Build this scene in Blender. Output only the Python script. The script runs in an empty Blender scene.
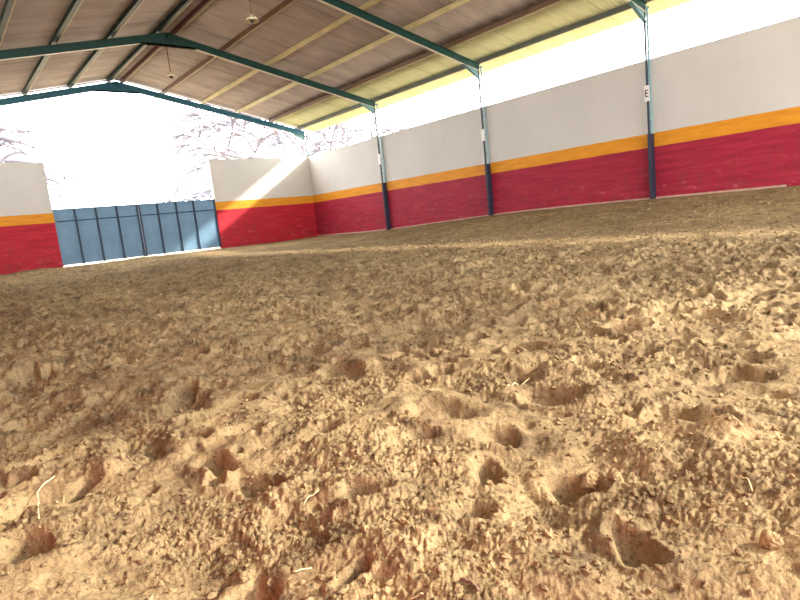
import bpy, math, random
import numpy as np
from mathutils import Vector, Matrix

random.seed(7)
C = bpy.context.scene.collection

# ------------------------------------------------------------------ layout (metres, camera height = 0)
W, D = 16.08, 25.82            # inner face of the right wall, inner face of the end wall
XL = -1.20                     # inner face of the left wall
HT, S1, S2 = 3.49, 1.545, 1.169   # wall top, top and bottom of the yellow band
GX0, GX1, GT = 4.22, 10.79, 1.687  # gate opening and gate top
RX, RZ, SL = 7.45, 6.78, 0.217     # ridge, rafter top at the ridge, slope
YB = -6.0                      # unseen open near end of the roof, placed to tune foreground sun
G0 = -0.75                     # arena ground

# ------------------------------------------------------------------ noise in numpy
def _hash(ix, iy, seed):
    h = (ix.astype(np.int64) * 374761393 + iy.astype(np.int64) * 668265263 + seed * 974634541) & 0xFFFFFFFF
    h = ((h ^ (h >> 13)) * 1274126177) & 0xFFFFFFFF
    h = ((h ^ (h >> 16)) * 2246822519) & 0xFFFFFFFF
    return (h ^ (h >> 15)) & 0xFFFFFFFF
def hf(ix, iy, seed): return _hash(ix, iy, seed) / 4294967296.0
def perlin(x, y, seed):
    ix = np.floor(x); iy = np.floor(y); fx = x - ix; fy = y - iy
    ix = ix.astype(np.int64); iy = iy.astype(np.int64)
    u = fx**3 * (fx * (fx * 6 - 15) + 10); v = fy**3 * (fy * (fy * 6 - 15) + 10)
    def g(ax, ay, dx, dy):
        a = hf(ax, ay, seed) * 6.2831853
        return np.cos(a) * dx + np.sin(a) * dy
    n00 = g(ix, iy, fx, fy); n10 = g(ix + 1, iy, fx - 1, fy)
    n01 = g(ix, iy + 1, fx, fy - 1); n11 = g(ix + 1, iy + 1, fx - 1, fy - 1)
    return ((n00 * (1 - u) + n10 * u) * (1 - v) + (n01 * (1 - u) + n11 * u) * v) * 1.45
def sstep(a, b, t):
    t = np.clip((t - a) / (b - a), 0, 1); return t * t * (3 - 2 * t)
def prints(x, y, cell, seed, prob, rad, depth, rim):
    """hoof prints: steep-sided oval hollows with a pushed-up rim, one per jittered cell"""
    ix0 = np.floor(x / cell).astype(np.int64); iy0 = np.floor(y / cell).astype(np.int64)
    out = np.zeros_like(x)
    for dx in (-1, 0, 1):
        for dy in (-1, 0, 1):
            ix = ix0 + dx; iy = iy0 + dy
            cx = (ix + 0.15 + 0.7 * hf(ix, iy, seed + 1)) * cell; cy = (iy + 0.15 + 0.7 * hf(ix, iy, seed + 2)) * cell
            on = hf(ix, iy, seed + 3) < prob
            a = hf(ix, iy, seed + 4) * 6.2831853; s = 0.65 + 0.7 * hf(ix, iy, seed + 5)
            ca, sa = np.cos(a), np.sin(a)
            lx = ((x - cx) * ca + (y - cy) * sa) / (rad * s * 1.2); ly = (-(x - cx) * sa + (y - cy) * ca) / (rad * s * 0.85)
            q = np.sqrt(lx * lx + ly * ly)
            dep = depth * (0.5 + 0.9 * hf(ix, iy, seed + 6)) * np.clip(1 + 0.55 * lx, 0.2, 1.6)
            z = -dep * (1 - sstep(0.45, 1.05, q)) + rim * np.exp(-((q - 1.25) / 0.28) ** 2) * (1 + 0.6 * lx.clip(-1, 1))
            out += np.where(on, z, 0.0)
    return out
# hollows that stand out in the foreground: x, y, half length, half width, heading, depth
HOLLOWS = [(0.66, 1.56, .12, .055, 1.9, .075), (0.63, 1.80, .10, .05, 2.1, .06), (1.22, 0.83, .10, .06, 0.2, .07),
           (1.75, 0.86, .16, .07, 2.4, .06), (2.35, 0.84, .15, .08, 2.5, .06), (2.65, 1.35, .14, .08, 2.2, .06),
           (1.13, 1.08, .07, .05, 0.6, .05), (0.76, 1.24, .10, .035, 2.6, .05), (0.40, 1.12, .10, .06, 0.9, .10),
           (1.04, 0.57, .09, .04, 1.0, .045), (0.17, 2.05, .14, .10, 0.4, .05), (0.49, 2.22, .16, .09, 1.2, .05),
           (0.33, 1.80, .07, .045, 0.3, .05), (3.6, 2.5, .2, .12, 2.2, .07),
           (1.36, 1.50, .14, .09, 2.0, .045), (0.30, 4.1, .25, .16, 0.5, .08), (0.84, 2.72, .2, .12, 1.0, .06),
           (0.95, 0.95, .06, .05, 0.2, .04), (1.95, 1.55, .15, .09, 2.6, .05), (1.55, 2.4, .17, .10, 1.5, .06)]
def base_height(x, y):
    z = np.full_like(x, G0)
    zr = -0.27 - 0.30 * sstep(11, 22, y)                       # the bank heaped along the right wall
    z += (zr - G0) * sstep(10.6, 15.9, x) ** 1.2
    z += 0.15 * sstep(19.5, 25.5, y) * (1 - sstep(11, 15, x))  # and the slighter one along the end wall
    return z
def height(x, y, fine=True):
    x = np.asarray(x, float); y = np.asarray(y, float)
    r = np.hypot(x, y)
    wob = 0.05 * perlin(x * 3.1, y * 3.1, 51) + 0.022 * perlin(x * 11, y * 11, 53); wob2 = 0.05 * perlin(x * 3.1, y * 3.1, 52) + 0.022 * perlin(x * 11, y * 11, 54)
    xx, yy = x + wob, y + wob2
    calm = 1 - 0.82 * sstep(6.9, 8.9, x) - 0.05 * sstep(14.2, 15.8, x)                     # raked smoother by the wall
    z = base_height(x, y)
    z += 0.055 * perlin(x / 2.1, y / 2.1, 1) * calm
    t = 0.058 * perlin(xx / 0.62, yy / 0.62, 2)
    n3 = perlin(xx / 0.27, yy / 0.27, 3); t += 0.020 * (np.abs(n3) * 1.6 - 0.4)
    t += 0.017 * perlin(xx / 0.15, yy / 0.15, 4)
    far = 1 + 0.55 * sstep(1.8, 5.0, r)
    t += far * prints(xx, yy, 0.52, 100, 0.6, 0.09, 0.08, 0.008)
    t += far * prints(xx, yy, 0.37, 200, 0.6, 0.055, 0.055, 0.005)
    t += prints(xx, yy, 0.19, 300, 0.55, 0.036, 0.040, 0.004) * (0.18 + 1.0 * sstep(1.4, 3.4, r))
    t += prints(xx, yy, 0.29, 400, 0.55, 0.062, 0.075, 0.008) * sstep(2.0, 5.0, r)
    t += 0.026 * (0.45 - np.abs(perlin(xx / 0.19, yy / 0.19, 9)) * 1.7) * sstep(2.0, 6.0, r)
    z += t * calm
    for (hx, hy, a, b, ang, dep) in HOLLOWS:
        m = (np.abs(x - hx) < 0.6) & (np.abs(y - hy) < 0.6)
        if not m.any(): continue
        ca, sa = math.cos(ang), math.sin(ang)
        lx = ((xx[m] - hx) * ca + (yy[m] - hy) * sa) / a; ly = (-(xx[m] - hx) * sa + (yy[m] - hy) * ca) / b
        q = np.hypot(lx, ly)
        z[m] += -dep * (1 - sstep(0.5, 1.1, q)) + 0.008 * np.exp(-((q - 1.3) / 0.3) ** 2)
    if fine:
        rough = 0.55 + 0.9 * sstep(-0.35, 0.45, perlin(x / 0.55, y / 0.55, 31))   # crumbly patches and smooth ones
        w2x = x + 0.010 * perlin(x * 24, y * 24, 61); w2y = y + 0.010 * perlin(x * 24, y * 24, 62)
        near = 1 - sstep(3.5, 8.0, r)
        f = 0.013 * (np.abs(perlin(w2x / 0.095, w2y / 0.095, 5)) * 1.6 - 0.5) * (0.34 + 0.96 * sstep(1.5, 5, r))
        f += (0.0062 + 0.0048 * sstep(1.8, 5, r)) * (np.abs(perlin(w2x / 0.043, w2y / 0.043, 6)) * 1.7 - 0.5)
        f += 0.0066 * (np.abs(perlin(w2x / 0.021, w2y / 0.021, 7)) * 1.7 - 0.5) * near
        f += 0.0040 * (np.abs(perlin(x / 0.0105, y / 0.0105, 8)) * 1.7 - 0.5) * (1 - sstep(1.8, 3.8, r))
        z += f * rough * calm * (0.72 + 0.75 * sstep(1.2, 5.0, r))
    return z
# ---- END HEIGHT ----

# ------------------------------------------------------------------ object helpers
def tag(o, label=None, cat=None, group=None, kind=None):
    if label: o['label'] = label
    if cat: o['category'] = cat
    if group: o['group'] = group
    if kind: o['kind'] = kind
    return o
def empty(name, loc, label, cat, group=None):
    o = bpy.data.objects.new(name, None); C.objects.link(o); o.location = loc
    o.empty_display_size = 0.2
    return tag(o, label, cat, group)
class MB:
    """collects shapes in world coordinates and links them as one mesh object"""
    def __init__(s): s.v = []; s.f = []
    def add(s, vs, fs):
        n = len(s.v); s.v += [tuple(v) for v in vs]; s.f += [tuple(i + n for i in f) for f in fs]; return s
    def box(s, x0, x1, y0, y1, z0, z1):
        return s.add([(x0,y0,z0),(x1,y0,z0),(x1,y1,z0),(x0,y1,z0),(x0,y0,z1),(x1,y0,z1),(x1,y1,z1),(x0,y1,z1)],
                     [(3,2,1,0),(4,5,6,7),(0,1,5,4),(1,2,6,5),(2,3,7,6),(3,0,4,7)])
    def bar(s, A, B, wv, hv, w, h):
        """box from A to B; wv and hv are its cross directions"""
        A, B = Vector(A), Vector(B); a = Vector(wv).normalized() * w / 2; b = Vector(hv).normalized() * h / 2
        vs = [p + sa * a + sb * b for p in (A, B) for sa, sb in ((-1,-1),(1,-1),(1,1),(-1,1))]
        return s.add(vs, [(3,2,1,0),(4,5,6,7),(0,1,5,4),(1,2,6,5),(2,3,7,6),(3,0,4,7)])
    def prism(s, poly, axis, c0, c1):
        """poly of (a, b) extruded along x or y"""
        n = len(poly)
        mk = (lambda p, c: (p[0], c, p[1])) if axis == 'y' else (lambda p, c: (c, p[0], p[1]))
        vs = [mk(p, c0) for p in poly] + [mk(p, c1) for p in poly]
        fs = [tuple(range(n))[::-1], tuple(range(n, 2 * n))] + [(i, (i + 1) % n, n + (i + 1) % n, n + i) for i in range(n)]
        return s.add(vs, fs)
    def tube(s, pts, rad, n=6, close=True):
        pts = [Vector(p) for p in pts]; base = len(s.v)
        for i, p in enumerate(pts):
            d = (pts[min(i + 1, len(pts) - 1)] - pts[max(i - 1, 0)]).normalized()
            a = d.cross(Vector((0.31, 0.17, 0.93))); a = a.normalized() if a.length > 1e-4 else Vector((1, 0, 0)); b = d.cross(a)
            r = rad[i] if isinstance(rad, (list, tuple)) else rad
            for k in range(n):
                t = 2 * math.pi * k / n; s.v.append(tuple(p + r * (math.cos(t) * a + math.sin(t) * b)))
        for i in range(len(pts) - 1):
            for k in range(n):
                s.f.append((base + i*n + k, base + i*n + (k+1) % n, base + (i+1)*n + (k+1) % n, base + (i+1)*n + k))
        if close:
            s.f.append(tuple(base + k for k in range(n))[::-1]); s.f.append(tuple(base + (len(pts)-1)*n + k for k in range(n)))
        return s
    def lathe(s, prof, loc, n=24):
        base = len(s.v)
        for (r, z) in prof:
            for k in range(n):
                t = 2 * math.pi * k / n; s.v.append((loc[0] + r * math.cos(t), loc[1] + r * math.sin(t), loc[2] + z))
        for i in range(len(prof) - 1):
            for k in range(n):
                s.f.append((base + i*n + k, base + i*n + (k+1) % n, base + (i+1)*n + (k+1) % n, base + (i+1)*n + k))
        return s
    def build(s, name, m, parent=None, smooth=False, off=None):
        off = Vector(off) if off else Vector((0, 0, 0))
        if parent is not None:
            p = parent
            while p: off = off + p.location; p = p.parent
        me = bpy.data.meshes.new(name)
        me.from_pydata([tuple(Vector(v) - off) for v in s.v], [], s.f); me.update()
        if smooth: me.polygons.foreach_set('use_smooth', [True] * len(me.polygons))
        me.materials.append(m)
        o = bpy.data.objects.new(name, me); C.objects.link(o)
        if parent is not None: o.parent = parent
        else: o.location = off
        return o
def bevel(o, w=0.006, seg=2):
    b = o.modifiers.new('bevel', 'BEVEL'); b.width = w; b.segments = seg; b.limit_method = 'ANGLE'; return o

# ------------------------------------------------------------------ materials
def srgb(r, g, b):
    f = lambda c: (c / 255 / 12.92) if c / 255 <= 0.04045 else ((c / 255 + 0.055) / 1.055) ** 2.4
    return (f(r), f(g), f(b), 1)
class NT:
    def __init__(s, name):
        s.m = bpy.data.materials.new(name); s.m.use_nodes = True; s.t = s.m.node_tree; s.t.nodes.clear()
        s.out = s.n('ShaderNodeOutputMaterial'); s.b = s.n('ShaderNodeBsdfPrincipled'); s.l(s.b.outputs[0], s.out.inputs[0])
    def n(s, k, **kw):
        o = s.t.nodes.new(k)
        for a, v in kw.items(): setattr(o, a, v)
        return o
    def l(s, a, b): s.t.links.new(a, b)
    def noise(s, vec, scale, detail=4, rough=0.6):
        o = s.n('ShaderNodeTexNoise'); o.inputs['Scale'].default_value = scale; o.inputs['Detail'].default_value = detail
        o.inputs['Roughness'].default_value = rough
        if vec is not None: s.l(vec, o.inputs['Vector'])
        return o.outputs['Fac']
    def ramp(s, fac, stops, interp='LINEAR'):
        o = s.n('ShaderNodeValToRGB'); o.color_ramp.interpolation = interp; e = o.color_ramp.elements
        while len(e) < len(stops): e.new(0.5)
        for i, (p, c) in enumerate(stops): e[i].position = p; e[i].color = c if len(c) == 4 else (*c, 1)
        s.l(fac, o.inputs[0]); return o.outputs[0]
    def mix(s, fac, a, b, kind='MIX'):
        o = s.n('ShaderNodeMix', data_type='RGBA', blend_type=kind)
        for v, i in ((fac, 0), (a, 6), (b, 7)):
            if hasattr(v, 'is_linked'): s.l(v, o.inputs[i])
            else: o.inputs[i].default_value = v
        return o.outputs[2]
    def math(s, op, a, b=0.0, clamp=False):
        o = s.n('ShaderNodeMath', operation=op, use_clamp=clamp)
        for v, i in ((a, 0), (b, 1)):
            if hasattr(v, 'is_linked'): s.l(v, o.inputs[i])
            else: o.inputs[i].default_value = v
        return o.outputs[0]
    def bump(s, h, strength=0.3, dist=0.01):
        o = s.n('ShaderNodeBump'); o.inputs['Strength'].default_value = strength; o.inputs['Distance'].default_value = dist
        s.l(h, o.inputs['Height']); s.l(o.outputs[0], s.b.inputs['Normal'])
    def pos(s): return s.n('ShaderNodeNewGeometry').outputs['Position']
    def obj(s): return s.n('ShaderNodeTexCoord').outputs['Object']
    def map(s, vec, scale):
        o = s.n('ShaderNodeMapping'); o.inputs['Scale'].default_value = scale; s.l(vec, o.inputs['Vector']); return o.outputs[0]
def plain(name, col, rough=0.6, var=0.12, scale=6.0, metal=0.0, spec=0.4):
    t = NT(name); v = t.noise(t.obj(), scale)
    d = tuple(c * (1 - var * 1.6) for c in col[:3]) + (1,); l = tuple(min(1, c * (1 + var)) for c in col[:3]) + (1,)
    t.l(t.ramp(v, [(0.3, d), (0.7, l)]), t.b.inputs['Base Color'])
    t.b.inputs['Roughness'].default_value = rough; t.b.inputs['Metallic'].default_value = metal
    t.b.inputs['Specular IOR Level'].default_value = spec
    return t.m

def wall_paint(name, reds=((138, 14, 34), (178, 24, 44), (196, 40, 56))):
    """blockwork painted red below, a yellow band, off-white above, scuffed where horses brush it"""
    t = NT(name); P = t.pos(); sx = t.n('ShaderNodeSeparateXYZ'); t.l(P, sx.inputs[0])
    along = t.math('ADD', sx.outputs[0], sx.outputs[1]); z = sx.outputs[2]
    cb = t.n('ShaderNodeCombineXYZ'); t.l(along, cb.inputs[0]); t.l(z, cb.inputs[1]); uv = cb.outputs[0]
    wob = t.math('MULTIPLY', t.math('SUBTRACT', t.noise(uv, 3.0, 3), 0.5), 0.035)
    zz = t.math('ADD', z, wob)
    # red, patchy and streaked along the courses
    st = t.noise(t.map(uv, (0.9, 9.0, 1)), 1.0, 5, 0.65)
    red = t.ramp(st, [(p, srgb(*c)) for p, c in zip((0.25, 0.5, 0.72), reds)])
    sc = t.noise(t.map(uv, (1.1, 2.4, 1)), 2.2, 6, 0.75)
    scm = t.ramp(sc, [(0.56, (0, 0, 0)), (0.68, (1, 1, 1))])
    low = t.ramp(z, [(0.0, (1, 1, 1)), (0.9, (0.15, 0.15, 0.15))])
    red = t.mix(t.math('MULTIPLY', t.math('MULTIPLY', scm, low), 0.55), red, srgb(206, 108, 112))
    dirt = t.math('MULTIPLY', t.ramp(t.noise(t.map(uv, (2.0, 0.7, 1)), 2.0, 5, 0.7), [(0.45, (0, 0, 0)), (0.7, (1, 1, 1))]), low)
    red = t.mix(t.math('MULTIPLY', dirt, 0.45), red, srgb(110, 62, 54))
    yel = t.ramp(t.noise(t.map(uv, (0.8, 4.0, 1)), 2.0, 4), [(0.3, srgb(202, 130, 22)), (0.7, srgb(224, 154, 36))])
    wht = t.ramp(t.noise(t.map(uv, (0.5, 0.35, 1)), 1.2, 5, 0.6), [(0.3, srgb(194, 191, 184)), (0.7, srgb(206, 203, 196))])
    col = t.mix(t.math('GREATER_THAN', zz, S2), red, yel)
    col = t.mix(t.math('GREATER_THAN', zz, S1), col, wht)
    t.l(col, t.b.inputs['Base Color']); t.b.inputs['Roughness'].default_value = 0.62
    t.b.inputs['Specular IOR Level'].default_value = 0.3
    br = t.n('ShaderNodeTexBrick'); t.l(uv, br.inputs['Vector']); br.inputs['Scale'].default_value = 1.0
    br.inputs['Brick Width'].default_value = 0.40; br.inputs['Row Height'].default_value = 0.20; br.inputs['Mortar Size'].default_value = 0.008
    br.inputs['Mortar Smooth'].default_value = 0.6
    br.inputs['Color1'].default_value = (1, 1, 1, 1); br.inputs['Color2'].default_value = (0.9, 0.9, 0.9, 1); br.inputs['Mortar'].default_value = (0, 0, 0, 1)
    below = t.math('LESS_THAN', z, S2)
    h = t.math('ADD', t.math('MULTIPLY', br.outputs['Color'], t.math('ADD', t.math('MULTIPLY', below, 0.8), 0.08)), t.math('MULTIPLY', t.noise(uv, 30, 4), 0.3))
    t.bump(h, 0.5, 0.008)
    return t.m

def earth(name, bumpy=True):
    t = NT(name); P = t.pos()
    a = t.noise(P, 0.55, 5, 0.6); b = t.noise(P, 5.0, 5, 0.65); c = t.noise(P, 60.0, 4, 0.7)
    col = t.ramp(b, [(0.30, srgb(88, 74, 54)), (0.46, srgb(148, 127, 93)), (0.68, srgb(178, 155, 114))])
    col = t.mix(t.ramp(a, [(0.38, (0.55, 0.55, 0.55)), (0.62, (0, 0, 0))]), col, srgb(116, 96, 70))
    col = t.mix(t.ramp(c, [(0.32, (0.75, 0.75, 0.75)), (0.48, (0, 0, 0))]), col, srgb(68, 54, 43))
    dm = t.noise(t.map(P, (1, 1, 0.3)), 15.0, 5, 0.7)
    col = t.mix(t.ramp(dm, [(0.34, (0.75, 0.75, 0.75)), (0.43, (0, 0, 0))]), col, srgb(82, 64, 50))   # darker soil in small random patches
    t.l(col, t.b.inputs['Base Color']); t.b.inputs['Roughness'].default_value = 0.95
    t.b.inputs['Specular IOR Level'].default_value = 0.08
    if bumpy:
        h = t.math('ADD', t.noise(P, 90.0, 5, 0.7), t.math('MULTIPLY', t.noise(P, 28.0, 4, 0.7), 1.6))
        t.bump(h, 0.7, 0.010)
    return t.m

def roof_metal(name, c0, c1, c2, trans=None):
    t = NT(name); P = t.pos()
    n = t.noise(t.map(P, (0.5, 1.6, 0.5)), 1.3, 5, 0.65)
    col = t.ramp(n, [(0.28, c0), (0.5, c1), (0.72, c2)])
    sx = t.n('ShaderNodeSeparateXYZ'); t.l(P, sx.inputs[0])
    # lap joints between the sheets, every metre along the ridge
    w = t.math('FRACT', t.math('MULTIPLY', sx.outputs[1], 1.0)); lap = t.math('LESS_THAN', w, 0.035)
    col = t.mix(t.math('MULTIPLY', lap, 0.35), col, (c0[0] * .4, c0[1] * .4, c0[2] * .4, 1))
    t.l(col, t.b.inputs['Base Color']); t.b.inputs['Roughness'].default_value = 0.55; t.b.inputs['Specular IOR Level'].default_value = 0.25
    if trans:
        tr = t.n('ShaderNodeBsdfTranslucent'); tr.inputs[0].default_value = trans[1]
        mx = t.n('ShaderNodeMixShader'); mx.inputs[0].default_value = trans[0]
        t.l(t.b.outputs[0], mx.inputs[1]); t.l(tr.outputs[0], mx.inputs[2]); t.l(mx.outputs[0], t.out.inputs[0])
    return t.m

M = dict(
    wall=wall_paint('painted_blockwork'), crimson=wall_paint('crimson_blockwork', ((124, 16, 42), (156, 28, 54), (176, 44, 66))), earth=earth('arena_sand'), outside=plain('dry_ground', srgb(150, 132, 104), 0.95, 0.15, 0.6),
    clod=earth('dry_clod'), kerb=plain('kerb_concrete', srgb(190, 158, 140), 0.85, 0.15, 4),
    coping=plain('coping_paint', srgb(206, 206, 206), 0.7, 0.08, 3),
    blue=plain('glare_tinted_steel', srgb(40, 104, 128), 0.4, 0.1, 2.5), teal=plain('teal_painted_steel', srgb(18, 64, 60), 0.45, 0.12, 2.5),  # blue: the teal steel with sky glare put into its colour
    pale=plain('pale_blue_column_paint', srgb(144, 180, 186), 0.4, 0.06, 3), chord=plain('dark_blue_green_paint', srgb(30, 52, 66), 0.4, 0.12, 3), flange=plain('lit_flange_edge', srgb(222, 216, 196), 0.5, 0.06, 3),
    column=plain('column_paint', srgb(84, 126, 130), 0.4, 0.12, 3),
    casing=plain('casing_paint', srgb(40, 44, 64), 0.5, 0.2, 4),
    purlin_green=plain('green_purlin_paint', srgb(16, 52, 52), 0.45, 0.12, 2),
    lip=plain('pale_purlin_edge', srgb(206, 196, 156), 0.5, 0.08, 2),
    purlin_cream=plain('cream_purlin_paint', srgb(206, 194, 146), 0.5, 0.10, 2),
    eave=plain('grey_eave_paint', srgb(84, 88, 78), 0.5, 0.1, 2), rust=plain('rust_brown_paint', srgb(84, 46, 38), 0.6, 0.2, 3),
    brown=roof_metal('brown_roof_sheet', srgb(160, 152, 152), srgb(186, 178, 176), srgb(204, 196, 192)),
    yellow=roof_metal('yellow_roof_sheet', srgb(188, 192, 148), srgb(204, 208, 162), srgb(216, 220, 182), (0.05, srgb(226, 224, 200))),
    gate=plain('blue_gate_paint', srgb(106, 142, 170), 0.5, 0.10, 1.8), gate_dark=plain('navy_gate_frame', srgb(20, 46, 74), 0.45, 0.1, 3),
    white=plain('white_plastic', srgb(236, 234, 228), 0.4, 0.04, 5), black=plain('black_lettering', srgb(24, 24, 28), 0.5, 0.05, 5),
    rod=plain('lamp_rod_brown', srgb(110, 84, 62), 0.5, 0.1, 5), enamel=plain('cream_enamel', srgb(238, 228, 196), 0.35, 0.04, 5),
    glass=plain('dark_bulb_glass', srgb(70, 62, 56), 0.15, 0.05, 5),
    bark=plain('grey_bark', srgb(128, 126, 112), 0.9, 0.2, 2), twig=plain('lilac_grey_twigs', srgb(120, 117, 126), 0.9, 0.04, 2),
    straw=plain('dry_straw', srgb(226, 206, 158), 0.6, 0.12, 40), chip=plain('weathered_wood', srgb(120, 96, 78), 0.8, 0.2, 30))

# ------------------------------------------------------------------ the ground
def polar_ground():
    rr = [0.02, 0.08, 0.16]
    r = 0.25
    while r < 32:
        rr.append(r)
        r += max(0.0045, min(0.075, 0.0045 + 0.0042 * max(0, r - 0.6)))
    rr = np.array(rr)
    fine = np.linspace(math.radians(-12), math.radians(92), 900)           # azimuth from +y towards +x
    rest = np.linspace(math.radians(92), math.radians(348), 160)[1:-1]
    az = np.concatenate([fine, rest]); na, nr = len(az), len(rr)
    X = rr[:, None] * np.sin(az)[None, :]; Y = rr[:, None] * np.cos(az)[None, :]
    X = X.ravel(); Y = Y.ravel()
    Z = np.empty_like(X)
    for s in range(0, len(X), 120000): Z[s:s+120000] = height(X[s:s+120000], Y[s:s+120000])
    i = np.arange(nr - 1)[:, None] * na; j = np.arange(na)[None, :]; jn = (j + 1) % na
    F = np.stack([i + j, i + na + j, i + na + jn, i + jn], -1).reshape(-1, 4)
    cx, cy = X[F].mean(1), Y[F].mean(1)
    F = F[(cx > XL - 0.1) & (cx < W + 0.1) & (cy < D + 0.12) & (cy > -10.0)]
    used = np.unique(F); remap = np.full(len(X), -1); remap[used] = np.arange(len(used)); F = remap[F]
    X, Y, Z = X[used], Y[used], Z[used]
    me = bpy.data.meshes.new('floor'); me.vertices.add(len(X)); me.vertices.foreach_set('co', np.stack([X, Y, Z], -1).ravel())
    n = len(F); me.loops.add(n * 4); me.loops.foreach_set('vertex_index', F.ravel().astype(np.int32))
    me.polygons.add(n); me.polygons.foreach_set('loop_start', np.arange(0, n * 4, 4, dtype=np.int32))
    me.update(calc_edges=True); me.validate()
    me.polygons.foreach_set('use_smooth', np.ones(len(me.polygons), dtype=bool))
    # orient upward
    if me.polygons[len(me.polygons) // 2].normal.z < 0: me.flip_normals()
    me.materials.append(M['earth'])
    o = bpy.data.objects.new('floor', me); C.objects.link(o); return tag(o, kind='structure')
polar_ground()
g = MB(); g.box(-60, 90, D + 0.25, 110, -1.2, -0.95).box(W + 0.25, 90, -40, D + 0.25, -1.2, -0.95).box(-60, XL - 0.25, -40, D + 0.25, -1.2, -0.95).box(XL - .25, W + .25, -40, -10.0, -1.2, -0.95)
tag(g.build('floor', M['outside']), kind='structure')

# loose crumbs of dry soil over the nearer ground: past counting
AVOID = []
def crumbs():
    rng = np.random.default_rng(5)
    t = (1 + 5 ** 0.5) / 2
    ico = np.array([(-1,t,0),(1,t,0),(-1,-t,0),(1,-t,0),(0,-1,t),(0,1,t),(0,-1,-t),(0,1,-t),(t,0,-1),(t,0,1),(-t,0,-1),(-t,0,1)]) / math.hypot(1, t)
    tri = np.array([(0,11,5),(0,5,1),(0,1,7),(0,7,10),(0,10,11),(1,5,9),(5,11,4),(11,10,2),(10,7,6),(7,1,8),(3,9,4),(3,4,2),(3,2,6),(3,6,8),(3,8,9),(4,9,5),(2,4,11),(6,2,10),(8,6,7),(9,8,1)])
    n = 42000
    az = np.radians(rng.uniform(-8, 88, n)); r = 0.7 + 17.0 * rng.uniform(0, 1, n) ** 1.7
    x = r * np.sin(az); y = r * np.cos(az)
    keep = (perlin(x / 0.55, y / 0.55, 31) > rng.uniform(-0.7, 0.35, n)) & (x > -0.8) & (x < W - 1.2) & (y < D - 0.8)
    for (a0, a1, b0, b1) in AVOID: keep &= ~((x > a0 - .025) & (x < a1 + .025) & (y > b0 - .025) & (y < b1 + .025))
    x, y, r = x[keep], y[keep], r[keep]; n = len(x)
    size = (0.0018 + 0.0068 * rng.uniform(0, 1, n) ** 3.5) * (0.85 + 0.28 * np.minimum(r, 11))
    z = height(x, y) + size * 0.35
    dirs = rng.normal(0, 1, (n, 12, 3)) * 0.22
    sc = rng.uniform(0.6, 1.3, (n, 1, 3))
    V = (ico[None] + dirs) * sc * size[:, None, None] + np.stack([x, y, z], -1)[:, None, :]
    F = tri[None] + (np.arange(n) * 12)[:, None, None]
    me = bpy.data.meshes.new('soil_crumbs'); me.from_pydata(V.reshape(-1, 3).tolist(), [], F.reshape(-1, 3).tolist()); me.update()
    me.materials.append(M['clod'])
    o = bpy.data.objects.new('soil_crumbs', me); C.objects.link(o)
    tag(o, 'loose crumbs of dry tan soil scattered over the churned arena ground', 'soil', kind='stuff')

# a few clods and stalks one can point to
def clod(x, y, s, label, seed):
    AVOID.append((x - s * 1.3, x + s * 1.3, y - s * 1.3, y + s * 1.3))
    rng = random.Random(seed); b = MB(); n, m = 18, 12
    z = float(height(np.array([x]), np.array([y]))[0]); k = [rng.uniform(0, 6) for _ in range(6)]
    vs = []; fs = []
    for i in range(m + 1):
        th = math.pi * i / m
        for j in range(n):
            ph = 2 * math.pi * j / n
            q = 1 + 0.16 * math.sin(2 * ph + k[0]) * math.sin(th) + 0.14 * math.sin(3 * th + k[1] + ph) + 0.09 * math.sin(5 * ph + k[2]) * math.sin(th) + (rng.uniform(-.10, .10) if 0 < i < m else 0)
            vs.append((x + s * q * math.sin(th) * math.cos(ph), y + 0.8 * s * q * math.sin(th) * math.sin(ph), z + 0.45 * s + 0.75 * s * q * math.cos(th)))
    for i in range(m):
        for j in range(n): fs.append((i*n + j, (i+1)*n + j, (i+1)*n + (j+1) % n, i*n + (j+1) % n))
    b.add(vs, fs); o = b.build('dirt_clod', M['clod'], off=(x, y, z)); tag(o, label, 'clod', 'dirt clods on the foreground sand')
def stalk(pts, r, label, m='straw', lift=0.004, name='straw_stalk', cat='straw', group='straw stalks on the foreground sand'):
    AVOID.append((min(p[0] for p in pts), max(p[0] for p in pts), min(p[1] for p in pts), max(p[1] for p in pts)))
    P = []
    for a, b in zip(pts[:-1], pts[1:]):
        for i in range(5): t = i / 5; P.append((a[0] + (b[0]-a[0]) * t, a[1] + (b[1]-a[1]) * t))
    P.append(pts[-1]); r *= 0.62; xs = np.array([p[0] for p in P]); ys = np.array([p[1] for p in P])
    zs = height(xs, ys); lo = np.linspace(zs[0], zs[-1], len(zs)); zz = np.maximum(zs, 0.5 * zs + 0.5 * lo) + lift
    b = MB().tube([(x, y, z) for x, y, z in zip(xs, ys, zz)], r, 6)
    o = b.build(name, M[m], smooth=True, off=(P[0][0], P[0][1], float(zz[0]))); tag(o, label, cat, group)
stalk([(0.215, 2.181), (0.153, 2.113), (0.117, 1.754)], 0.0028, 'long pale bent straw lying across a hollow at the lower left')
stalk([(0.22, 2.089), (0.181, 1.923)], 0.0022, 'short pale straw just right of the long bent straw at lower left')
stalk([(0.734, 1.342), (0.671, 1.323)], 0.0022, 'straight pale straw beside a hollow left of the bottom centre')
stalk([(0.503, 1.085), (0.543, 1.07)], 0.0022, 'stub of straw on smooth sand near the bottom edge, left of centre')
stalk([(0.616, 0.819), (0.636, 0.80)], 0.0018, 'pale straw stub at the very bottom edge of the picture')
stalk([(1.422, 0.512), (1.424, 0.491), (1.376, 0.466)], 0.0022, 'curled straw in the dark hollow at the lower right')
stalk([(1.725, 1.489), (1.90, 1.55), (1.996, 1.572)], 0.003, 'thin straw on the churned sand right of the centre')
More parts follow.
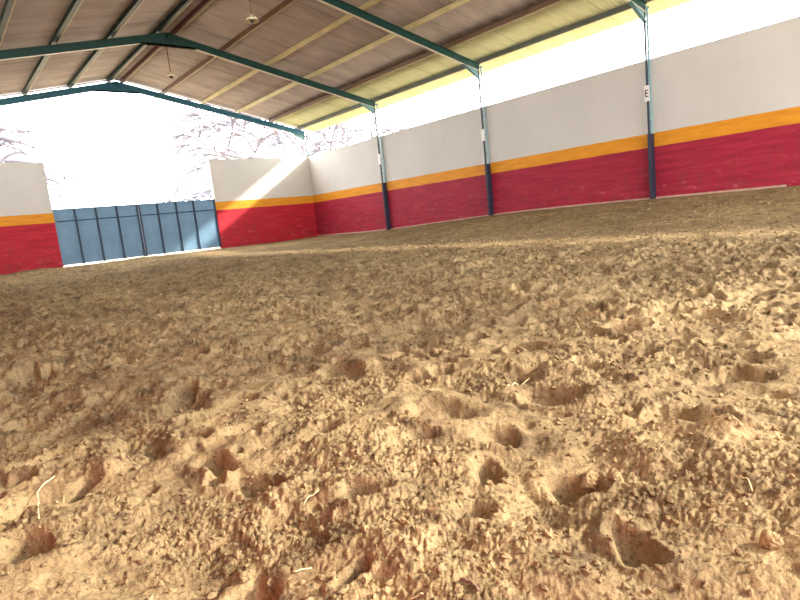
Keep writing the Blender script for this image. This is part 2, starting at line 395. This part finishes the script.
stalk([(0.712, 0.771), (0.716, 0.745), (0.707, 0.719)], 0.006, 'small brown wood chip lying on the sand at the bottom centre', 'chip', 0.005, 'wood_chip', 'wood chip', None)
clod(1.307, 0.849, 0.032, 'largest lit clod at the edge of a dark hollow, right of the bottom centre', 1)
clod(1.304, 0.775, 0.020, 'smaller clod just right of the largest lit clod', 2)
clod(0.431, 1.173, 0.016, 'knobbly clod on the rim of the dark hollow at the bottom left of centre', 3)
clod(0.412, 1.148, 0.013, 'small clod just below the knobbly one on the bottom hollow rim', 4)
clod(2.017, 1.967, 0.030, 'pale rounded clod on the sand in the middle distance, right of centre', 5)
clod(1.192, 0.373, 0.022, 'flat brown clod on the sand near the lower right corner', 6)
clod(1.107, 0.568, 0.011, 'tiny pale clod above the dark churned patch at lower right', 7)

crumbs()

# ------------------------------------------------------------------ walls
def struct(b, name, m, **k): return tag(b.build(name, m, **k), kind='structure')
ZB = -1.2
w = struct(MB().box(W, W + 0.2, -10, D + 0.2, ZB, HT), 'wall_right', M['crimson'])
struct(MB().box(W - 0.012, W + 0.215, -10, D - 0.01, HT, HT + 0.03), 'trim_1', M['coping'])
struct(MB().box(GX1, W - 0.001, D, D + 0.2, ZB, HT), 'wall_end_right', M['wall'])
struct(MB().box(XL, GX0, D, D + 0.2, ZB, HT), 'wall_end_left', M['wall'])
struct(MB().box(XL - 0.2, XL, -10, D + 0.2, ZB, 3.6), 'wall_left', M['wall'])  # unseen side; its top is set for the fill light coming over it
# pale kerb showing at the foot of the right wall, broken by the heaped sand
k = MB(); n = 60
ys = [4.6 + (D - 4.65) * i / n for i in range(n + 1)]
zs = [float(height(np.array([W - 0.05]), np.array([y]), False)[0]) for y in ys]
zs = [np.mean(zs[max(0, i-4):i+5]) + 0.005 for i in range(n + 1)]
vs = []
for y, z in zip(ys, zs): vs += [(W - 0.055, y, z - 0.25), (W - 0.055, y, z + 0.03), (W - 0.002, y, z + 0.045), (W - 0.002, y, z - 0.25)]
fs = [(0, 1, 2, 3), tuple(4*n + i for i in (3, 2, 1, 0))]
for i in range(n): fs += [(4*i + a, 4*i + (a+1) % 4, 4*i + 4 + (a+1) % 4, 4*i + 4 + a) for a in range(4)]
struct(k.add(vs, fs), 'baseboard_right', M['kerb'])
struct(MB().box(GX0 + 0.01, GX1 - 0.01, D - 0.02, D + 0.19, -1.0, -0.60), 'trim_2', M['kerb'])   # gate sill

# ------------------------------------------------------------------ steel portal frames
def rz(x): return RZ - SL * abs(x - RX)
def ibeam(b, A, B, across, up, depth, fw=0.10, tf=0.012, tw=0.009):
    """I-section from A to B: web in the plane of up, flanges along across"""
    A, B, up, ac = Vector(A), Vector(B), Vector(up).normalized(), Vector(across).normalized()
    b.bar(A, B, ac, up, tw, depth)
    for s in (-1, 1): b.bar(A + up * s * (depth - tf) / 2, B + up * s * (depth - tf) / 2, ac, up, fw, tf)
def portal(y, xr, xl, label, casing=True, foot=-0.5, paint='teal'):
    root = empty('portal_frame', (RX, y, foot), label, 'steel frame', 'steel portal frames across the arena')
    dep = 0.24
    for sgn, xe in ((1, xr), (-1, xl)):
        nrm = Vector((SL * sgn, 0, 1)).normalized()
        a = Vector((RX + 0.002 * sgn, y, RZ)) - nrm * dep / 2; e = Vector((xe + sgn * 0.0, y, rz(xe))) - nrm * dep / 2
        b = MB(); ibeam(b, a, e, (0, 1, 0), nrm, dep); rf = b.build('rafter', M[paint], root)
        if casing:
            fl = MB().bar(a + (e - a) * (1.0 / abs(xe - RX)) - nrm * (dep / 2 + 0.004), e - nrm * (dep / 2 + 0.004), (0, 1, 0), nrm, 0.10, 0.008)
            tag(fl.build('lower_flange', M['flange'], rf), 'pale lower flange, light painted in')  # pale colour paints the light caught along the rafter's underside
        # knee haunch: tapered plate under the rafter end, with a bottom flange
        t = Vector((sgn, 0, -SL)).normalized()
        x1 = xe - sgn * 0.06; x0 = xe - sgn * 0.85; zb1 = rz(x1) - 0.50; zb0 = rz(x0) - dep * 1.03
        hb = MB().prism([(x0, zb0), (x1, rz(x1) - dep * 1.03), (x1, zb1)][::int(sgn)], 'y', y - 0.006, y + 0.006)
        hb.bar((x0, y, zb0 - 0.004), (x1, y, zb1 - 0.004), (0, 1, 0), (0.3, 0, 1), 0.10, 0.012); hb.build('knee_haunch', M['column'], root)
        ztop = rz(xe) - 0.02
        zf = foot - 0.3 if sgn > 0 else foot - 0.4
        MB().box(*sorted((xe - sgn * 0.105, xe - sgn * 0.055)), y - 0.024, y + 0.024, zf, ztop - 0.06).build('column', M['chord'], root)
        MB().box(*sorted((xe + sgn * 0.058, xe + sgn * 0.105)), y - 0.026, y + 0.026, zf, ztop - 0.06).build('column', M['pale' if casing else 'teal'], root)
        zz = S1 + 0.35 if sgn > 0 else ztop
        while zz < ztop - 0.3:
            MB().box(xe - 0.057, xe + 0.060, y - 0.010, y + 0.010, zz, zz + 0.05).build('batten_plate', M['pale'], root); zz += 0.62
        bt = MB().box(xe - 0.100, xe + 0.102, y - 0.045, y + 0.045, ztop - 0.10, ztop - 0.05)
        bt.build('cap_plate', M['column'], root)
        if casing and sgn > 0:
            bevel(MB().box(xe - 0.112, xe + 0.108, y - 0.045, y + 0.045, foot - 0.3, S1 - 0.02).build('column_casing', M['casing'], root), 0.008)
    # apex haunch: the deep plate under the ridge
    zb = RZ - dep - 0.17
    ap = MB().prism([(RX - 0.98, rz(RX - 0.98) - dep + 0.01), (RX - 0.78, zb + 0.02), (RX + 0.78, zb + 0.02), (RX + 0.98, rz(RX + 0.98) - dep + 0.005), (RX, RZ - dep - 0.01)][::-1], 'y', y - 0.05, y + 0.05)
    ap.box(RX - 0.80, RX + 0.80, y - 0.05, y + 0.05, zb, zb + 0.014)
    ap.box(RX - 0.010, RX + 0.010, y - 0.052, y + 0.052, zb + 0.01, RZ - 0.02)
    if casing: tag(MB().box(RX - 0.80, RX + 0.80, y - 0.05, y + 0.05, zb - 0.008, zb - 0.001).build('lower_flange', M['flange'], root), 'pale lower flange, light painted in')  # same painted light carried on under the apex
    ap.build('apex_haunch', M[paint], root)
    return root
XC = W - 0.115
F1, F2, F3, F4 = 7.80, 13.76, 19.72, D + 0.34
portal(F1, XC, XL + 0.115, 'nearest green steel portal frame, its column carrying the lettered plate', foot=-0.30)
portal(F2, XC, XL + 0.115, 'green steel portal frame in the middle of the right wall, second column from the right', foot=-0.35)
portal(F3, XC, XL + 0.115, 'dark green steel portal frame whose rafter and apex cross below the ridge, left of centre', foot=-0.48)
portal(F4, W + 0.20, XL - 0.33, 'end portal frame framing the bright sky over the blue gate', casing=False, foot=-0.65, paint='blue')  # sky glare painted in as a bluer, lighter steel

# ------------------------------------------------------------------ purlins
PD = 0.15
def purlin(x, label, m, lip, flip=1, w=0.085, group='roof purlins'):
    """C-section on top of the rafters from end to end, its pale lower flange a part of its own"""
    z0 = max(rz(x - w), rz(x + w)) + 0.006
    root = empty('roof_purlin', (x, F1, z0), label, 'purlin', group)
    y0, y1 = YB, D + 0.5; t = 0.008; xw = x - w / 2 if flip > 0 else x + w / 2
    b = MB().box(min(xw, xw + flip * t), max(xw, xw + flip * t), y0, y1, z0 + 0.009, z0 + PD)
    b.box(x - w / 2, x + w / 2, y0, y1, z0 + PD - t, z0 + PD)
    b.build('web', M[m], root)
    MB().box(x - w / 2, x + w / 2 - 0.024, y0, y1, z0, z0 + 0.009).build('lower_flange', M[m], root)
    b = MB().box(x + w / 2 - 0.024, x + w / 2, y0, y1, z0 - 0.002, z0 + 0.009).box(x + w / 2 - 0.006, x + w / 2, y0, y1, z0 + 0.009, z0 + 0.035)
    b.build('flange_lip', M[lip], root)
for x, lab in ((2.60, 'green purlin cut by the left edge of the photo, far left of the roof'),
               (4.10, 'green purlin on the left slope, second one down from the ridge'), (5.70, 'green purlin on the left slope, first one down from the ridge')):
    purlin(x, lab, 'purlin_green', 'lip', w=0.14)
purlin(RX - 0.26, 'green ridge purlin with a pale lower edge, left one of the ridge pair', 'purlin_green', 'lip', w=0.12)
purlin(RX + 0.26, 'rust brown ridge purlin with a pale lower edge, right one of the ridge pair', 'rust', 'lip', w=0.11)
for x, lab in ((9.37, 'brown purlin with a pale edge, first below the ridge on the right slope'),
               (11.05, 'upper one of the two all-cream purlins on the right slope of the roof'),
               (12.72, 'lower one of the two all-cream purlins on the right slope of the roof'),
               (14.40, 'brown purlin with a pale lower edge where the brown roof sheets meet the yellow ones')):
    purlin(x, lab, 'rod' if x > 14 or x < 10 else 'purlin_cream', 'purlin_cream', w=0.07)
purlin(15.97, 'dark grey eave purlin running along the tops of the right wall columns', 'eave', 'eave', w=0.06)

# ------------------------------------------------------------------ roof sheets
def sheet(xa, xb, m, name):
    """corrugated sheet: the waves run up the slope"""
    pitch, amp, per = 0.13, 0.014, 6
    n = int((D + 0.52 - YB) / pitch * per)
    ys = YB + np.arange(n + 1) * pitch / per; wv = amp * np.sin(2 * math.pi * np.arange(n + 1) / per)
    xs = np.linspace(xa, xb, 4)
    V = [(x, y, RZ - SL * abs(x - RX) + PD + 0.035 + d) for x in xs for y, d in zip(ys, wv)]
    F = [(i*(n+1) + j, (i+1)*(n+1) + j, (i+1)*(n+1) + j + 1, i*(n+1) + j + 1) for i in range(3) for j in range(n)]
    b = MB(); b.v = V; b.f = F; o = b.build(name, m, smooth=True)
    so = o.modifiers.new('thickness', 'SOLIDIFY'); so.thickness = 0.004; so.offset = 0
    return tag(o, kind='structure')
sheet(RX, 14.40, M['brown'], 'ceiling')
sheet(XL - 0.5, RX, M['brown'], 'ceiling')
sheet(14.40, W + 0.92, M['yellow'], 'ceiling')
rd = MB().prism([(RX - 0.25, RZ - SL * 0.25 + PD + 0.06), (RX, RZ + PD + 0.075), (RX + 0.25, RZ - SL * 0.25 + PD + 0.06), (RX + 0.25, RZ - SL * 0.25 + PD + 0.066), (RX, RZ + PD + 0.085), (RX - 0.25, RZ - SL * 0.25 + PD + 0.066)][::-1], 'y', YB, D + 0.52)
for sx_ in (-1, 1):      # barge flashing closing the sheet ends over the gate
    e0 = RX; e1 = W + 0.92 if sx_ > 0 else XL - 0.5; zc = lambda x: RZ - SL * abs(x - RX) + PD + 0.02
    struct(MB().prism([(e0, zc(e0) - 0.075), (e1, zc(e1) - 0.075), (e1, zc(e1) + 0.045), (e0, zc(e0) + 0.045)][::sx_], 'y', D + 0.522, D + 0.53), 'trim_4' if sx_ > 0 else 'trim_5', M['brown'])
struct(rd, 'trim_3', M['teal'])       # ridge cap

# ------------------------------------------------------------------ gate
gate = empty('metal_gate', (RX, D + 0.10, -0.56), 'blue sheet metal double gate with dark uprights between the two end walls', 'gate')
gy = D + 0.06; zb, zt, zr = -0.55, GT, 1.20
def leaf(xs):
    b = MB(); x0, x1 = xs[0], xs[-1]
    b.box(x0 + 0.01, x1 - 0.01, gy + 0.03, gy + 0.038, zb + 0.03, zt - 0.01)
    lf = b.build('gate_leaf', M['gate'], gate)
    for i, x in enumerate(xs[1:-1] if xs[0] < RX - 1 else xs[1:-1]):
        bevel(MB().box(x - 0.032, x + 0.032, gy - 0.035, gy + 0.028, zb + 0.005, zt - 0.02).build('upright', M['gate_dark'], lf), 0.005)
    bevel(MB().box(x0 + 0.02, x1 - 0.02, gy + 0.006, gy + 0.028, zr - 0.022, zr + 0.022).build('rail', M['gate_dark'], lf), 0.005)
    bevel(MB().box(x0 + 0.005, x1 - 0.005, gy + 0.0, gy + 0.055, zt - 0.03, zt).build('top_rail', M['gate'], lf), 0.005)
    for xe in (x0 + 0.035, x1 - 0.035):
        bevel(MB().box(xe - 0.034, xe + 0.034, gy - 0.03, gy + 0.028, zb, zt - 0.005).build('stile', M['gate_dark' if abs(xe - RX) < 0.5 or xe > 10 else 'gate'], lf), 0.005)
leaf([GX0 - 0.004, 4.98, 5.75, 6.54, 7.39])
leaf([7.40, 8.19, 9.00, 9.78, GX1 + 0.004])

# ------------------------------------------------------------------ letter plates on the columns
def plate(y, z, label, letter=None, h=0.36):
    xf = XC - 0.108
    root = empty('marker_plate', (xf, y, z), label, 'sign', 'white marker plates on the columns')
    bevel(MB().box(xf - 0.018, xf, y - 0.070, y + 0.070, z - h / 2, z + h / 2).build('plate', M['white'], root), 0.005)
    if letter:
        b = MB(); x0, x1 = xf - 0.024, xf - 0.018; lw, lh, t = 0.09, 0.19, 0.028
        b.box(x0, x1, y + lw / 2 - t, y + lw / 2, z - lh / 2, z + lh / 2)      # upright stroke (left as seen from inside)
        for zz in (-lh / 2 + t / 2, 0, lh / 2 - t / 2): b.box(x0, x1, y - lw / 2, y + lw / 2 - t, z + zz - t / 2, z + zz + t / 2)
        b.build('letter', M['black'], root)
plate(F1, 2.60, 'white plate with a black letter E on the nearest column', 'E', 0.42)
plate(F2, 2.52, 'small white plate on the middle column of the right wall', None, 0.40)
plate(F3, 2.53, 'small white plate on the far column nearest the corner', None, 0.44)

# ------------------------------------------------------------------ lamps on drop rods
def lamp(x, y, z, label):
    zt = rz(x) + 0.012
    root = empty('hanging_lamp', (x, y, z), label, 'lamp', 'lamps hanging from the ridge')
    MB().tube([(x, y, z + 0.12), (x, y, zt)], 0.016, 8).build('drop_rod', M['rod'], root, smooth=True)
    MB().lathe([(0.0, 0.14), (0.045, 0.135), (0.055, 0.08), (0.13, 0.05), (0.185, -0.03), (0.18, -0.035), (0.12, 0.035), (0.05, 0.06), (0.0, 0.07)], (x, y, z), 28).build('lamp_shade', M['enamel'], root, smooth=True)
    MB().lathe([(0.0, 0.055), (0.03, 0.05), (0.035, 0.01), (0.055, -0.03), (0.04, -0.07), (0.0, -0.085)], (x, y, z), 20).build('bulb', M['glass'], root, smooth=True)
lamp(RX + 0.26, 14.29, 5.50, 'pale round hanging lamp in the nearer bay, on a rod below the ridge')
lamp(RX + 0.26, 20.60, 5.64, 'small pale hanging lamp in the farthest bay, just above the end rafter')

# ------------------------------------------------------------------ bare trees outside
def tree(x, y, trunk_h, limbs, spread, rise, seed, label, rtop=0.11):
    rng = random.Random(seed); z0 = -0.98
    root = empty('bare_tree', (x, y, z0), label, 'tree', 'bare trees outside the arena')
    tr = MB(); top = Vector((x, y, z0 + trunk_h))
    tr.tube([(x, y, z0), (x + 0.1, y, z0 + trunk_h * .5), tuple(top)], [0.42, 0.34, 0.30], 10); tr.build('trunk', M['bark'], root, smooth=True)
    tw = MB()
    def grow(p, d, L, r, depth, mb):
        pts = [p]; rad = [r]; n = 5; q = p.copy(); dd = d.copy()
        for i in range(n):
            dd = (dd + Vector((rng.uniform(-.22, .22), rng.uniform(-.22, .22), rng.uniform(-.16, .10) - 0.03 * (3 - depth) * (depth < 3)))).normalized()
            q = q + dd * L / n; pts.append(q.copy()); rad.append(max(rtop * 0.8, r * (1 - 0.62 * (i + 1) / n)))
        mb.tube(pts, rad, 5 if depth < 3 else 7, False)
        if depth == 0: return
        kids = {3: 5, 2: 4, 1: 3}[depth]
        for i in range(kids):
            t = rng.uniform(0.3, 1.0) if i else 1.0; ip = min(n, max(1, int(round(t * n))))
            a = rng.uniform(0, 6.28); side = Vector((math.cos(a), math.sin(a), rng.uniform(-.1, .6)))
            nd = (dd * rng.uniform(0.5, 0.9) + side * rng.uniform(0.5, 0.9)).normalized()
            grow(pts[ip], nd, L * rng.uniform(0.5, 0.72), max(rtop, rad[ip] * 0.72), depth - 1, mb)
    for (dx, dz, L) in limbs:
        b = MB(); d = Vector((dx, rng.uniform(-.25, .25), dz)).normalized()
        grow(top - Vector((0, 0, rng.uniform(0, .5))), d, L * spread, 0.20, 3, b)
        b.build('branch', M['twig'], root, smooth=True)
tree(24.6, 42, 4.6, [(-0.9, 0.42, 1.15), (-0.55, 0.9, 1.0), (-0.1, 1, 0.9), (0.35, 0.95, 0.95), (0.9, 0.5, 1.0), (-0.95, 0.12, 1.1)], 6.0, 1, 11,
     'spreading bare tree beyond the right-hand end wall')
tree(52.0, 60, 5.4, [(-0.8, 0.6, 1.0), (-0.2, 1, 1.0), (0.5, 0.85, 1.0), (0.9, 0.4, 1), (-0.95, 0.25, 1.0)], 6.2, 1, 23,
     'bare tree glimpsed through the gap above the far right wall')
tree(-1.5, 40, 5.2, [(0.8, 0.55, 0.85), (0.75, 0.8, 0.8), (0.4, 0.9, 0.8), (-0.3, 1, 1.0), (-0.8, 0.5, 1.0), (0.9, 0.2, 0.8)], 5.6, 1, 71,
     'bare tree beyond the left-hand end wall at the left edge of the photo')

# ------------------------------------------------------------------ light
SKY, SKY_HAZE = 10.8, 5.0
sun = bpy.data.lights.new('sun', 'SUN'); so = bpy.data.objects.new('sun', sun); C.objects.link(so)
SUN = Vector((-1.0, 0.8, -0.65)).normalized()
so.rotation_euler = SUN.to_track_quat('-Z', 'Y').to_euler(); so.location = (30, -20, 25)
sun.energy = 9.5; sun.angle = math.radians(2.6); sun.color = (1.0, 0.92, 0.78)
wd = bpy.data.worlds.new('World'); bpy.context.scene.world = wd; wd.use_nodes = True
nt = wd.node_tree; bg = nt.nodes['Background']
# hazy winter sky: nearly white all over, with a broad bright haze around the sun
tc = nt.nodes.new('ShaderNodeTexCoord'); dt = nt.nodes.new('ShaderNodeVectorMath'); dt.operation = 'DOT_PRODUCT'
nt.links.new(tc.outputs['Generated'], dt.inputs[0]); dt.inputs[1].default_value = tuple(-SUN)
mx = nt.nodes.new('ShaderNodeMath'); mx.operation = 'MAXIMUM'; nt.links.new(dt.outputs['Value'], mx.inputs[0]); mx.inputs[1].default_value = 0.0
pw = nt.nodes.new('ShaderNodeMath'); pw.operation = 'POWER'; nt.links.new(mx.outputs[0], pw.inputs[0]); pw.inputs[1].default_value = 55.0
ml = nt.nodes.new('ShaderNodeMath'); ml.operation = 'MULTIPLY_ADD'; nt.links.new(pw.outputs[0], ml.inputs[0]); ml.inputs[1].default_value = SKY_HAZE; ml.inputs[2].default_value = SKY
nt.links.new(ml.outputs[0], bg.inputs[1])
bg.inputs[0].default_value = (0.975, 0.99, 1.0, 1)

# ------------------------------------------------------------------ camera
cam = bpy.data.cameras.new('camera'); co = bpy.data.objects.new('camera', cam); C.objects.link(co)
cam.sensor_fit = 'HORIZONTAL'; cam.sensor_width = 36; cam.lens = 568.332 / 800 * 36; cam.clip_start = 0.02; cam.clip_end = 400
R = Vector((0.75926537, -0.642317, -0.10461821)); U = Vector((0.17307457, 0.04433102, 0.98391054)); Fw = Vector((0.62734464, 0.76515595, -0.14482774))
co.matrix_world = Matrix((R, U, -Fw)).transposed().to_4x4()
bpy.context.scene.camera = co
sc = bpy.context.scene
sc.view_settings.view_transform = 'Standard'; sc.view_settings.look = 'None'; sc.view_settings.gamma = 1.0
sc.view_settings.exposure = 0.0; sc.view_settings.use_curve_mapping = False
